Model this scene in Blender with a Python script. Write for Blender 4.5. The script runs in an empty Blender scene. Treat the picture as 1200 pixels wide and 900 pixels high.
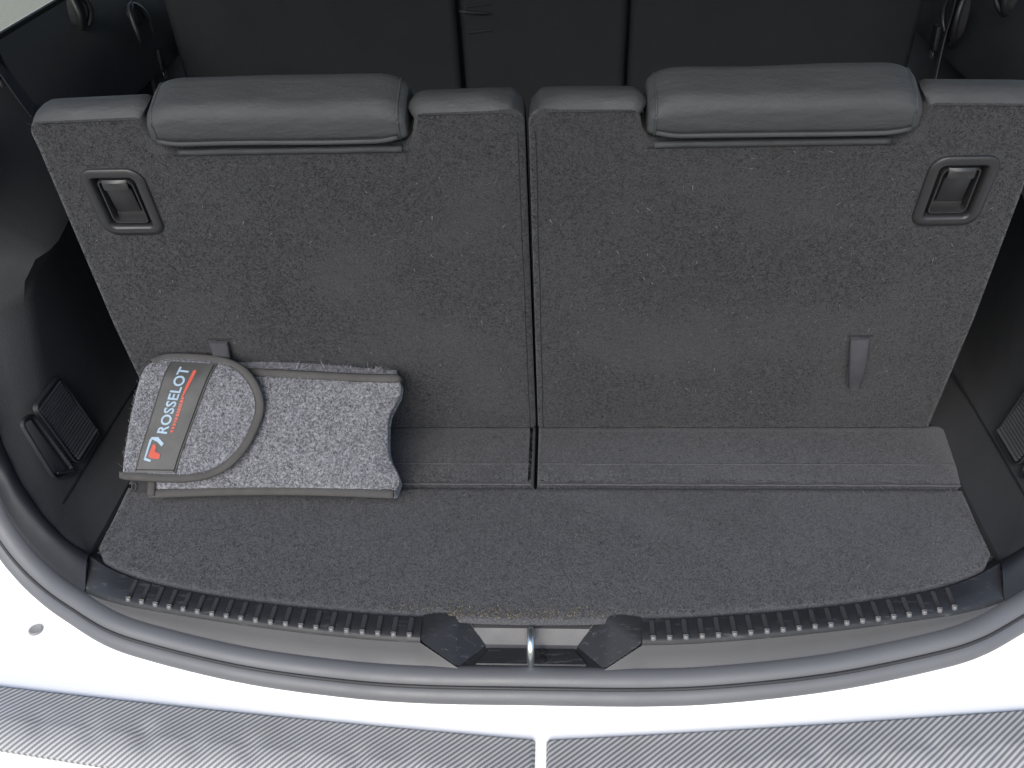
import bpy, bmesh, math, random
import numpy as np
from mathutils import Vector, Matrix, noise
sin, cos, radians, pi = math.sin, math.cos, math.radians, math.pi
rng = np.random.default_rng(7); random.seed(7)
scn = bpy.context.scene; C = scn.collection

# ------------------------------------------------------------------ camera
cam = bpy.data.cameras.new('camera'); camo = bpy.data.objects.new('camera', cam); C.objects.link(camo)
_r = Vector((0.99858178, 0.04142347, -0.03344439)); _u = Vector((0.00248091, 0.59130109, 0.80644706)); _f = Vector((-0.05318154, 0.80538631, -0.59035973))
m = Matrix.Identity(4)
for i in range(3): m[i][0] = _r[i]; m[i][1] = _u[i]; m[i][2] = -_f[i]
m.translation = Vector((0.0319, -0.9342, 0.7612))
camo.matrix_world = m
cam.sensor_width = 36; cam.lens = 36 * 1090.08 / 1200; cam.clip_start = .01; cam.clip_end = 5000
scn.camera = camo
# ------------------------------------------------------------------ sky, sun, exposure (overcast daylight behind the open tailgate)
SUN_EL, SUN_AZ = radians(38), radians(193)      # azimuth from +Y, clockwise
w = bpy.data.worlds.new('World'); scn.world = w; w.use_nodes = True
nt = w.node_tree; bg = nt.nodes['Background']
sky = nt.nodes.new('ShaderNodeTexSky'); sky.sky_type = 'NISHITA'; sky.sun_disc = False
sky.sun_elevation = SUN_EL; sky.sun_rotation = SUN_AZ; sky.air_density = 1.0; sky.dust_density = 1.8; sky.ozone_density = 1.0
nt.links.new(sky.outputs[0], bg.inputs[0]); bg.inputs[1].default_value = 0.15
sl = bpy.data.lights.new('sun', 'SUN'); so = bpy.data.objects.new('sun', sl); C.objects.link(so)
sl.energy = 1.4; sl.angle = radians(40); sl.color = (1, .985, .97)
d = Vector((sin(SUN_AZ) * cos(SUN_EL), cos(SUN_AZ) * cos(SUN_EL), sin(SUN_EL)))
so.rotation_euler = d.to_track_quat('Z', 'Y').to_euler()
vs = scn.view_settings; vs.view_transform = 'Standard'; vs.look = 'None'; vs.exposure = 0.95; vs.gamma = 1; vs.use_curve_mapping = False

# ------------------------------------------------------------------ materials
class NT:
    def __init__(s, name):
        s.m = bpy.data.materials.new(name); s.m.use_nodes = True; s.t = s.m.node_tree; s.p = s.t.nodes['Principled BSDF']; s.o = s.t.nodes['Material Output']
        s.co = s.t.nodes.new('ShaderNodeTexCoord').outputs['Object']
    def n(s, typ, **kw):
        x = s.t.nodes.new(typ)
        for k, v in kw.items():
            if k in x.inputs: x.inputs[k].default_value = v
            else: setattr(x, k, v)
        return x
    def l(s, a, b): s.t.links.new(a, b)
    def noise(s, scale, detail=2, rough=.5, vec=None):
        x = s.n('ShaderNodeTexNoise'); x.inputs['Scale'].default_value = scale; x.inputs['Detail'].default_value = detail; x.inputs['Roughness'].default_value = rough
        s.l(vec or s.co, x.inputs['Vector']); return x.outputs['Fac']
    def ramp(s, fac, stops):
        x = s.n('ShaderNodeValToRGB'); e = x.color_ramp.elements
        while len(e) < len(stops): e.new(.5)
        for q, (p, c) in zip(e, stops): q.position = p; q.color = (c, c, c, 1) if isinstance(c, (int, float)) else (*c, 1)
        s.l(fac, x.inputs[0]); return x.outputs[0]
    def mix(s, fac, a, b, mode='MIX'):
        x = s.n('ShaderNodeMix'); x.data_type = 'RGBA'; x.blend_type = mode
        for v, k in ((fac, 0), (a, 6), (b, 7)):
            if hasattr(v, 'links'): s.l(v, x.inputs[k])
            else: x.inputs[k].default_value = v if k == 0 else ((v, v, v, 1) if isinstance(v, (int, float)) else (*v, 1))
        return x.outputs[2]
    def math(s, op, a, b=0.0, c=0.0):
        x = s.n('ShaderNodeMath'); x.operation = op
        for v, k in ((a, 0), (b, 1), (c, 2)):
            if hasattr(v, 'links'): s.l(v, x.inputs[k])
            else: x.inputs[k].default_value = v
        return x.outputs[0]
    def bump(s, h, dist, strength=1.0, normal=None):
        x = s.n('ShaderNodeBump'); x.inputs['Distance'].default_value = dist; x.inputs['Strength'].default_value = strength
        s.l(h, x.inputs['Height'])
        if normal: s.l(normal, x.inputs['Normal'])
        s.l(x.outputs[0], s.p.inputs['Normal']); return x.outputs[0]
    def col(s, c):
        if hasattr(c, 'links'): s.l(c, s.p.inputs['Base Color'])
        else: s.p.inputs['Base Color'].default_value = (*c, 1)
    def rough(s, r, spec=.5):
        if hasattr(r, 'links'): s.l(r, s.p.inputs['Roughness'])
        else: s.p.inputs['Roughness'].default_value = r
        s.p.inputs['Specular IOR Level'].default_value = spec

def carpet_mat(name, tint, dirt=False):
    a = NT(name)
    f1 = a.noise(700, 2, .7); f2 = a.noise(170, 3, .6); f3 = a.noise(22, 4, .6); f4 = a.noise(5, 2)
    g = a.ramp(f1, [(.3, tuple(.55 * t for t in tint)), (.5, tint), (.72, tuple(1.55 * t for t in tint))])
    g = a.mix(.4, g, a.ramp(f2, [(.3, .42), (.7, .62)]), 'OVERLAY')
    g = a.mix(.22, g, a.ramp(f3, [(.3, .40), (.7, .6)]), 'OVERLAY')
    g = a.mix(.25, g, a.ramp(f4, [(.3, .42), (.7, .58)]), 'OVERLAY')
    if dirt:   # sand trodden into the pile at the loading edge
        sep = a.n('ShaderNodeSeparateXYZ'); a.l(a.co, sep.inputs[0])
        yy = a.math('ADD', sep.outputs[1], a.math('MULTIPLY', a.math('MULTIPLY', sep.outputs[0], sep.outputs[0]), -.12))
        band = a.n('ShaderNodeMapRange'); a.l(yy, band.inputs[0]); band.inputs[1].default_value = -.25; band.inputs[2].default_value = -.315
        ctr = a.n('ShaderNodeMapRange'); a.l(a.math('ABSOLUTE', a.math('ADD', sep.outputs[0], .03)), ctr.inputs[0]); ctr.inputs[1].default_value = .22; ctr.inputs[2].default_value = .0; ctr.inputs[3].default_value = .22
        sp = a.ramp(a.noise(330, 3, .75), [(.47, 0), (.66, 1)])
        pat = a.ramp(a.noise(14, 3, .6), [(.35, .25), (.65, 1)])
        k = a.math('MULTIPLY', a.math('MULTIPLY', band.outputs[0], ctr.outputs[0]), a.math('MULTIPLY', a.n('ShaderNodeRGBToBW').outputs[0], 1))
        bw1 = a.n('ShaderNodeRGBToBW'); a.l(sp, bw1.inputs[0]); bw2 = a.n('ShaderNodeRGBToBW'); a.l(pat, bw2.inputs[0])
        k = a.math('MULTIPLY', a.math('MULTIPLY', band.outputs[0], ctr.outputs[0]), a.math('MULTIPLY', bw1.outputs[0], bw2.outputs[0]))
        g = a.mix(k, g, (.15, .132, .098))
    a.col(g); a.rough(.95, .15)
    a.p.inputs['Sheen Weight'].default_value = .12; a.p.inputs['Sheen Roughness'].default_value = .6
    h = a.mix(.5, f1, f2)
    a.bump(h, .0022, .9); return a.m

def plastic_mat(name, c, r=.5, grain=900, depth=.00025, spec=.5, scuff=0.0, wrinkle=0.0):
    a = NT(name); n1 = a.noise(grain, 2, .6); n2 = a.noise(9, 3)
    g = a.mix(.35, c, a.ramp(n2, [(.3, .4), (.7, .6)]), 'OVERLAY')
    if scuff:
        sx = a.n('ShaderNodeMapping'); a.l(a.co, sx.inputs[0]); sx.inputs['Scale'].default_value = (30, 220, 220); sx.inputs['Rotation'].default_value = (0, 0, .5)
        s = a.ramp(a.noise(1, 5, .7, sx.outputs[0]), [(.58, 0), (.74, scuff)])
        bw = a.n('ShaderNodeRGBToBW'); a.l(s, bw.inputs[0]); g = a.mix(bw.outputs[0], g, (.25, .25, .25))
    a.col(g)
    a.rough(a.ramp(a.noise(14, 4, .6), [(.3, max(r - .08, .05)), (.7, r + .1)]), spec)
    nb = a.bump(n1, depth, .7)
    if wrinkle:
        mp = a.n('ShaderNodeMapping'); a.l(a.co, mp.inputs[0]); mp.inputs['Scale'].default_value = (1, 2.6, 2.6)
        a.bump(a.noise(26, 4, .55, mp.outputs[0]), wrinkle, .6, nb)
    return a.m

def felt_mat():
    a = NT('heather_felt'); f1 = a.noise(330, 3, .75); f2 = a.noise(90, 3, .6); f3 = a.noise(18, 2)
    g = a.ramp(f1, [(.32, (.040, .041, .045)), (.48, (.110, .111, .121)), (.67, (.245, .246, .266))])
    g = a.mix(.6, g, a.ramp(f2, [(.3, .38), (.7, .62)]), 'OVERLAY')
    g = a.mix(.3, g, a.ramp(f3, [(.3, .4), (.7, .6)]), 'OVERLAY')
    a.col(g); a.rough(.95, .1); a.p.inputs['Sheen Weight'].default_value = .3
    a.bump(a.mix(.5, f1, f2), .003, .9); return a.m

def woven_mat(name, c, scale=1500, depth=.0004, rough=.75):
    a = NT(name)
    wv = a.n('ShaderNodeTexWave'); wv.inputs['Scale'].default_value = scale / 6.28; wv.inputs['Distortion'].default_value = 1.5; a.l(a.co, wv.inputs['Vector'])
    n2 = a.noise(30, 4, .6)
    g = a.mix(.5, c, a.ramp(n2, [(.3, .36), (.7, .62)]), 'OVERLAY'); g = a.mix(.4, g, a.ramp(wv.outputs['Fac'], [(0, .35), (1, .6)]), 'OVERLAY')
    a.col(g); a.rough(rough, .3); a.bump(wv.outputs['Fac'], depth, .6); return a.m

def flat_mat(name, c, r=.6, spec=.5, metal=0.0):
    a = NT(name); n = a.noise(60, 4, .6)
    a.col(a.mix(.4, c, a.ramp(n, [(.3, .38), (.7, .62)]), 'OVERLAY')); a.rough(a.ramp(a.noise(35, 4), [(.3, max(.05, r - .1)), (.7, min(1, r + .12))]), spec)
    a.p.inputs['Metallic'].default_value = metal; return a.m

def carbon_mat():
    a = NT('carbon_print_film')
    mp = a.n('ShaderNodeMapping'); a.l(a.co, mp.inputs[0]); mp.inputs['Rotation'].default_value = (0, 0, radians(52))
    w1 = a.n('ShaderNodeTexWave'); w1.bands_direction = 'X'; w1.inputs['Scale'].default_value = 72; w1.inputs['Distortion'].default_value = .25; w1.inputs['Detail'].default_value = 1; a.l(mp.outputs[0], w1.inputs['Vector'])
    mp2 = a.n('ShaderNodeMapping'); a.l(a.co, mp2.inputs[0]); mp2.inputs['Rotation'].default_value = (0, 0, radians(-12))
    w2 = a.n('ShaderNodeTexWave'); w2.bands_direction = 'X'; w2.inputs['Scale'].default_value = 190; a.l(mp2.outputs[0], w2.inputs['Vector'])
    n2 = a.noise(16, 4, .6)
    g = a.ramp(w1.outputs['Fac'], [(.1, .12), (.45, .21), (.85, .34)])
    g = a.mix(.35, g, a.ramp(w2.outputs['Fac'], [(0, .35), (1, .62)]), 'OVERLAY')
    g = a.mix(.35, g, a.ramp(n2, [(.3, .4), (.7, .6)]), 'OVERLAY')
    a.col(g); a.rough(.42, .5); a.bump(w1.outputs['Fac'], .0006, .5); return a.m

def paint_mat():
    a = NT('white_car_paint'); n = a.noise(3, 3); a.col(a.ramp(n, [(.3, (.80, .80, .79)), (.7, (.84, .84, .83))]))
    a.rough(.3); a.p.inputs['Coat Weight'].default_value = .6; a.p.inputs['Coat Roughness'].default_value = .06; return a.m

def glass_mat():
    a = NT('tinted_glass'); t = a.n('ShaderNodeBsdfTransparent'); t.inputs[0].default_value = (.72, .76, .70, 1)
    g = a.n('ShaderNodeBsdfGlossy'); g.inputs['Roughness'].default_value = .02
    lw = a.n('ShaderNodeFresnel'); lw.inputs[0].default_value = 1.5
    mx = a.n('ShaderNodeMixShader'); a.l(lw.outputs[0], mx.inputs[0]); a.l(t.outputs[0], mx.inputs[1]); a.l(g.outputs[0], mx.inputs[2]); a.l(mx.outputs[0], a.o.inputs[0])
    a.t.nodes.remove(a.p); return a.m

M = {}
M['seat_carpet'] = carpet_mat('seat_back_carpet', (.0255, .026, .0282))
M['floor_carpet'] = carpet_mat('cargo_floor_carpet', (.060, .0605, .064), dirt=True)
M['leather'] = plastic_mat('charcoal_leather', (.032, .0345, .036), .68, 420, .0005, .42, wrinkle=.0032)
M['row2'] = plastic_mat('black_seat_vinyl', (.019, .0215, .023), .75, 400, .0004, .3)
M['trim'] = plastic_mat('charcoal_trim_plastic', (.009, .010, .0125), .58, 1100, .00035, .35)
M['trim_dark'] = plastic_mat('black_trim_plastic', (.024, .0248, .0265), .78, 700, .0006, .22)
M['scuff'] = plastic_mat('black_sill_plastic', (.015, .0155, .017), .48, 900, .0003, .4, scuff=.25)
M['band'] = plastic_mat('skylit_sill_plastic', (.058, .058, .060), .5, 900, .0002)  # lit copy of the sill plastic: sky light on rear-facing faces put into colour
M['rubber'] = plastic_mat('grey_rubber_seal', (.100, .102, .107), .5, 500, .0002)
M['rubber_dark'] = plastic_mat('black_rubber', (.02, .02, .022), .6, 500, .0002)
M['rib'] = plastic_mat('worn_rib_plastic', (.038, .038, .040), .28, 900, .0001, .7)
M['slat'] = plastic_mat('grey_slat_plastic', (.050, .051, .054), .5, 900, .0001)
M['nose'] = plastic_mat('nose_glint_plastic', (.12, .12, .123), .35, 900, .0001, .5)  # paler than the rib: sky highlight on its rounded end painted in
M['handle'] = plastic_mat('satin_charcoal_plastic', (.015, .015, .016), .40, 1500, .0001)
M['paint'] = paint_mat(); M['carbon'] = carbon_mat(); M['glass'] = glass_mat()
M['felt'] = felt_mat()
M['fuzz'] = [flat_mat('fibre_pale_grey', (.245, .246, .266), .9, .1), flat_mat('fibre_mid_grey', (.140, .141, .153), .9, .1), flat_mat('fibre_dark_grey', (.055, .055, .06), .9, .1)]
M['binding'] = woven_mat('grey_binding_tape', (.062, .060, .057), 2600)
M['patch'] = woven_mat('grey_satin_patch', (.062, .061, .058), 3500, .00015, .42)
M['webbing'] = woven_mat('dark_webbing', (.054, .053, .060), 2200, .0006)
M['ink_white'] = flat_mat('pale_blue_ink', (.22, .30, .37), .65)
M['ink_red'] = flat_mat('red_ink', (.36, .055, .032), .65)
M['zinc'] = flat_mat('zinc_plated_steel', (.62, .66, .64), .34, .5, 1.0)
M['chrome'] = flat_mat('bright_metal', (.7, .7, .7), .2, .5, 1.0)
M['thread'] = flat_mat('grey_thread', (.066, .066, .07), .9, .1)
M['thread_dark'] = flat_mat('dark_thread', (.02, .02, .02), .9, .1)
M['lint'] = flat_mat('pale_lint', (.15, .15, .15), .9, .1)
M['headliner'] = flat_mat('headliner_cloth', (.30, .29, .27), .95, .1)
M['plug'] = flat_mat('grey_plug', (.22, .22, .21), .55)
M['bolt'] = flat_mat('black_bolt', (.012, .012, .012), .85, .1)

# ------------------------------------------------------------------ helpers
def tag(o, label=None, cat=None, group=None, kind=None):
    for k, v in (('label', label), ('category', cat), ('group', group), ('kind', kind)):
        if v: o[k] = v
    return o
def empty(name, loc, label=None, cat=None, group=None):
    o = bpy.data.objects.new(name, None); C.objects.link(o); o.location = loc; o.empty_display_size = .05
    return tag(o, label, cat, group)
def put(name, verts, faces, mat, parent=None, smooth=True, angle=35, base=None):
    """one mesh object, vertices given in world coordinates"""
    b = Vector(base) if base else Vector((0, 0, 0))
    me = bpy.data.meshes.new(name); me.from_pydata([tuple(Vector(v) - b) for v in verts], [], faces); me.validate()
    bm = bmesh.new(); bm.from_mesh(me); bmesh.ops.recalc_face_normals(bm, faces=bm.faces); bm.to_mesh(me); bm.free()
    if smooth:
        me.polygons.foreach_set('use_smooth', [True] * len(me.polygons))
        if angle: me.set_sharp_from_angle(angle=radians(angle))
    mats = mat if isinstance(mat, (list, tuple)) else [mat]
    for q in mats: me.materials.append(q)
    o = bpy.data.objects.new(name, me); C.objects.link(o); o.location = b
    if parent: setp(o, parent)
    return o
def wloc(o):
    v = Vector(o.location)
    while o.parent: o = o.parent; v = v + Vector((0, 0, 0))
    return v
ORIG = {}
def setp(o, parent):
    o.parent = parent
    p = ORIG.get(parent.name, Vector(parent.location)); ORIG[o.name] = Vector(o.location)
    o.location = Vector(o.location) - p
def world_origin(o): return ORIG.get(o.name, Vector(o.location))

def fillet(pts, seg=6):
    """2D polygon [(x,y,r)] with rounded corners"""
    out = []; n = len(pts)
    for i in range(n):
        p0 = Vector(pts[i - 1][:2]); p = Vector(pts[i][:2]); p1 = Vector(pts[(i + 1) % n][:2]); r = pts[i][2] if len(pts[i]) > 2 else 0
        if r <= 0: out.append(p); continue
        a = (p0 - p).normalized(); b = (p1 - p).normalized(); ang = a.angle(b); tl = r / math.tan(ang / 2)
        tl = min(tl, (p0 - p).length * .49, (p1 - p).length * .49); r = tl * math.tan(ang / 2)
        c = p + (a + b).normalized() * (r / sin(ang / 2))
        v0 = p + a * tl - c; v1 = p + b * tl - c; tot = v0.angle_signed(v1)
        for k in range(seg + 1):
            th = -tot * k / seg; out.append(c + Vector((v0.x * cos(th) - v0.y * sin(th), v0.x * sin(th) + v0.y * cos(th))))
    return out
def offset(poly, dd):
    n = len(poly); A = sum(poly[i - 1].x * poly[i].y - poly[i].x * poly[i - 1].y for i in range(n)); sg = 1 if A > 0 else -1
    out = []
    for i in range(n):
        e0 = (poly[i] - poly[i - 1]); e1 = (poly[(i + 1) % n] - poly[i])
        if e0.length < 1e-9: e0 = e1
        if e1.length < 1e-9: e1 = e0
        e0.normalize(); e1.normalize(); n0 = Vector((-e0.y, e0.x)) * sg; n1 = Vector((-e1.y, e1.x)) * sg
        nn = (n0 + n1); L = max(nn.length, .3); out.append(poly[i] + nn / L * dd * min(2 / L, 1.6))
    return out
def dense(poly, step):
    out = []; n = len(poly)
    for i in range(n):
        a = poly[i]; b = poly[(i + 1) % n]; k = max(1, int((b - a).length / step))
        for j in range(k): out.append(a.lerp(b, j / k))
    return out
def slab(poly, rings, f, caps=(True, True)):
    """poly: 2D outline; rings: [(inset, height)]; f(x,y,h)->world"""
    V = []; F = []; n = len(poly)
    for ins, h in rings:
        for p in (offset(poly, ins) if ins else poly): V.append(f(p.x, p.y, h))
    for k in range(len(rings) - 1):
        for i in range(n):
            j = (i + 1) % n; F.append((k * n + i, k * n + j, (k + 1) * n + j, (k + 1) * n + i))
    if caps[0]: F.append(tuple(range(n)))
    if caps[1]: F.append(tuple((len(rings) - 1) * n + i for i in range(n)))
    return V, F
def rnd(r, h0, h1, seg=4, r2=None):
    """rings of a slab h0 (back) .. h1 (front) with rounded front edge r and back edge r2"""
    r2 = r if r2 is None else r2; out = []
    if r2 > 0:
        for k in range(seg + 1):
            a = pi / 2 * k / seg; out.append((r2 * (1 - sin(a)), h0 + r2 * (1 - cos(a))))
    else: out.append((0, h0))
    if r > 0:
        for k in range(seg + 1):
            a = pi / 2 * k / seg; out.append((r * (1 - cos(a)), h1 - r * (1 - sin(a))))
    else: out.append((0, h1))
    return out
def loft(curves, closed=False, loop=False):
    n = len(curves[0]); V = [p for c in curves for p in c]; F = []
    K = len(curves)
    for k in range(K if loop else K - 1):
        k2 = (k + 1) % K
        for i in range(n if closed else n - 1):
            j = (i + 1) % n; F.append((k * n + i, k * n + j, k2 * n + j, k2 * n + i))
    return V, F
def spline(pts, n):
    """Catmull-Rom through 3D points, n samples spread by length"""
    P = [Vector(p) for p in pts]; P = [P[0] * 2 - P[1]] + P + [P[-1] * 2 - P[-2]]; out = []; S = 24
    for i in range(1, len(P) - 2):
        p0, p1, p2, p3 = P[i - 1:i + 3]
        for k in range(S):
            t = k / S; out.append(.5 * ((2 * p1) + (p2 - p0) * t + (2 * p0 - 5 * p1 + 4 * p2 - p3) * t * t + (3 * p1 - p0 - 3 * p2 + p3) * t ** 3))
    out.append(P[-2]); L = [0]
    for a, b in zip(out, out[1:]): L.append(L[-1] + (b - a).length)
    res = []; k = 0
    for i in range(n):
        s = L[-1] * i / (n - 1)
        while k < len(L) - 2 and L[k + 1] < s: k += 1
        q = (s - L[k]) / max(L[k + 1] - L[k], 1e-9); res.append(out[k].lerp(out[k + 1], min(1, max(0, q))))
    return res
def tube(path, r, seg=8, flat=1.0, up=Vector((0, 0, 1)), cap=True, closed=False):
    """tube along path; radius r (number or list), flattened along 'up' by flat"""
    n = len(path); V = []; F = []
    for i, p in enumerate(path):
        p = Vector(p); a = Vector(path[i - 1] if (i or closed) else path[0]); b = Vector(path[(i + 1) % n] if (i < n - 1 or closed) else path[-1])
        t = (b - a).normalized(); uu = up[i] if isinstance(up, list) else up
        s = t.cross(uu)
        if s.length < 1e-4: s = t.cross(Vector((1, 0, 0)))
        s.normalize(); v = s.cross(t).normalized(); rr = r[i] if isinstance(r, (list, tuple)) else r
        for k in range(seg):
            th = 2 * pi * k / seg; V.append(p + s * rr * cos(th) + v * rr * flat * sin(th))
    for i in range(n if closed else n - 1):
        i2 = (i + 1) % n
        for k in range(seg):
            k2 = (k + 1) % seg; F.append((i * seg + k, i * seg + k2, i2 * seg + k2, i2 * seg + k))
    if cap and not closed: F.append(tuple(range(seg))[::-1]); F.append(tuple((n - 1) * seg + k for k in range(seg)))
    return V, F
def box(c, s, f=lambda x, y, z: (x, y, z)):
    cx, cy, cz = c; sx, sy, sz = (q / 2 for q in s)
    V = [f(cx + a * sx, cy + b * sy, cz + e * sz) for a in (-1, 1) for b in (-1, 1) for e in (-1, 1)]
    return V, [(0, 1, 3, 2), (4, 6, 7, 5), (0, 4, 5, 1), (2, 3, 7, 6), (0, 2, 6, 4), (1, 5, 7, 3)]
def merge(*parts):
    V = []; F = []
    for v, f in parts:
        b = len(V); V += list(v); F += [tuple(b + i for i in q) for q in f]
    return V, F
def fibres(name, pts, nrm, length, width, mats, weights, parent, curl=.5, lift=.35, base=None):
    """thin two-triangle fibres standing on sampled points"""
    pts = np.asarray(pts, float); nrm = np.asarray(nrm, float); N = len(pts)
    rv = rng.normal(size=(N, 3)); tn = rv - (rv * nrm).sum(1, keepdims=True) * nrm; tn /= np.linalg.norm(tn, axis=1, keepdims=True) + 1e-9
    sd = np.cross(nrm, tn); L = length * rng.uniform(.5, 1.4, (N, 1)); W = width * rng.uniform(.6, 1.3, (N, 1)); lf = lift * rng.uniform(.1, 1.6, (N, 1)); cu = curl * rng.uniform(-1, 1, (N, 1))
    p0 = pts - tn * L * .5; p1 = pts + nrm * L * lf * .6 + sd * cu * L * .3; p2 = pts + tn * L * .5 + nrm * L * lf
    V = np.stack([p0 + sd * W * .5, p0 - sd * W * .5, p1 + sd * W * .5, p1 - sd * W * .5, p2], 1).reshape(-1, 3)
    b = Vector(base) if base else Vector((0, 0, 0)); V = V - np.array(b)
    i = np.arange(N)[:, None] * 5
    tri = np.concatenate([i + [0, 1, 2], i + [1, 3, 2], i + [2, 3, 4]], 1).reshape(-1, 3)
    me = bpy.data.meshes.new(name); me.vertices.add(len(V)); me.vertices.foreach_set('co', V.ravel().astype(np.float32))
    me.loops.add(tri.size); me.loops.foreach_set('vertex_index', tri.ravel().astype(np.int32))
    me.polygons.add(len(tri)); me.polygons.foreach_set('loop_start', (np.arange(len(tri)) * 3).astype(np.int32))
    mi = rng.choice(len(mats), N, p=weights); me.polygons.foreach_set('material_index', np.repeat(mi, 3).astype(np.int32))
    for q in mats: me.materials.append(q)
    me.update(); me.validate()
    o = bpy.data.objects.new(name, me); C.objects.link(o); o.location = b; o['kind'] = 'stuff'
    if parent: setp(o, parent)
    return o
def mirror(pts): return [Vector((-p[0], p[1], p[2])) for p in pts]
def sym(right):
    """right-half guide (x>=0, first point at x=0) -> full curve left to right"""
    R_ = [Vector(p) for p in right]; return mirror(R_[:0:-1]) + R_

# ------------------------------------------------------------------ frame of the seat backs (reclined 12.5 degrees)
TS = radians(12.49)
def S(x, s, n): return Vector((x, -sin(TS) * s - cos(TS) * n, cos(TS) * s - sin(TS) * n))
SN = np.array([0, -cos(TS), -sin(TS)])

# ------------------------------------------------------------------ ground, raised tailgate
gv = [(60 * cos(a), 60 * sin(a), -.78) for a in np.linspace(0, 2 * pi, 65)[:-1]]
def struct(name, V, F, mat, **k): return tag(put(name, V, F, mat, **k), kind='structure')
struct('ground', gv, [tuple(range(64))], flat_mat('pale_concrete', (.33, .305, .255), .9, .2), smooth=False)
tg = empty('tailgate', (0, -.12, .86), 'white tailgate raised on its hinges above the load opening', 'tailgate'); tb = world_origin(tg)
tpr = [(-.13, .86), (-.30, 1.00), (-.50, 1.14), (-.70, 1.25), (-.86, 1.32)]
for nm, mt, dz in (('inner_trim', 'trim', 0.0), ('outer_skin', 'paint', .05)):
    rw = [[Vector((x, y + dz * .3, z + dz - .03 * (abs(x) / .62) ** 4)) for x in np.linspace(-.62, .62, 17)] for y, z in tpr]
    put(nm, *loft(rw), M[mt], tg, base=tb)
# ------------------------------------------------------------------ cabin shell behind (roof, floor, side windows)
struct('cabin_floor', *box((0, 1.0, -.16), (1.5, 2.4, .02)), M['trim_dark'], smooth=False)
rf = []
for y in np.linspace(-.12, 2.3, 14):
    rf.append([Vector((x, y, .80 - .09 * (abs(x) / .72) ** 3 + .05 * min(1, (y + .12) / .6))) for x in np.linspace(-.74, .74, 17)])
struct('roof', *loft(rf), M['headliner'])
def side_window(sg):
    lab = 'tinted side window with black frame ' + ('above the trim panel on the pouch side' if sg < 0 else 'above the trim panel opposite the pouch')
    t = empty('side_window', (sg * .755, .3, .43), lab, 'window')
    b = world_origin(t)
    y0, y1, z0, z1 = .20, 1.6, .408, .74
    V, F = [], []
    fr = fillet([(y0, z0, .05), (y1, z0, .05), (y1, z1, .05), (y0 + .18, z1, .05)])
    fx = lambda y, z, h: Vector((sg * (.765 + h - .10 * (z - .42)), y, z))
    put('pane', *slab(fr, [(0, .002)], fx, caps=(True, False)), M['glass'], t, smooth=False, base=b)
    V = []; F = []; n = len(fr); big = offset(fr, -.07); hs = [(fr, .0), (fr, -.006), (big, -.006), (big, .01)]
    for poly, h in hs: V += [fx(p.x, p.y, h) for p in poly]
    for k in range(4):
        for i in range(n):
            j = (i + 1) % n; k2 = (k + 1) % 4; F.append((k * n + i, k * n + j, k2 * n + j, k2 * n + i))
    put('frame', V, F, M['trim_dark'], t, base=b)
for sg in (-1, 1): side_window(sg)

# ------------------------------------------------------------------ guide curves of the load opening (right half, mirrored)
Ah = [(0, -.303, 0), (.12, -.302, 0), (.2, -.296, 0), (.3, -.284, 0), (.4, -.264, 0), (.46, -.244, .001), (.50, -.222, .004), (.538, -.203, .018), (.572, -.178, .042), (.60, -.15, .075), (.62, -.118, .115), (.645, -.06, .21), (.66, .0, .34), (.655, .06, .50), (.62, .12, .66)]
Bh = [(0, -.334, 0), (.12, -.333, 0), (.2, -.327, 0), (.3, -.314, 0), (.4, -.296, -.001), (.45, -.283, -.004), (.493, -.262, -.012), (.53, -.240, -.008), (.562, -.220, .006), (.590, -.199, .030), (.612, -.174, .06), (.645, -.118, .15), (.668, -.06, .27), (.668, .0, .43), (.635, .06, .60)]
Ch = [(0, -.343, -.031), (.12, -.342, -.031), (.2, -.336, -.031), (.3, -.322, -.030), (.4, -.300, -.026), (.45, -.286, -.021), (.497, -.262, -.016), (.534, -.241, -.011), (.566, -.221, .003), (.594, -.199, .027), (.616, -.174, .058), (.649, -.118, .148), (.672, -.06, .268), (.672, .0, .428), (.639, .06, .598)]
NS = 121
def guide(h, n=NS):
    full = sym(h); return full
def resample_set(sets, sub=8):
    """spline every guide with the same parameter so that stations stay matched"""
    out = []
    for h in sets:
        P = sym(h); P = [P[0] * 2 - P[1]] + P + [P[-1] * 2 - P[-2]]; o = []
        for i in range(1, len(P) - 2):
            p0, p1, p2, p3 = P[i - 1:i + 3]
            for k in range(sub):
                t = k / sub; o.append(.5 * ((2 * p1) + (p2 - p0) * t + (2 * p0 - 5 * p1 + 4 * p2 - p3) * t * t + (3 * p1 - p0 - 3 * p2 + p3) * t ** 3))
        o.append(P[-2]); out.append(o)
    return out
GA, GB, GC = resample_set([Ah, Bh, Ch])
def outward(i, cur):
    a = cur[max(0, i - 1)]; b = cur[min(len(cur) - 1, i + 1)]; t = (b - a).normalized()
    o = t.cross(Vector((0, 0, 1))); o.normalize(); return o, t, o.cross(t).normalized()

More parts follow.
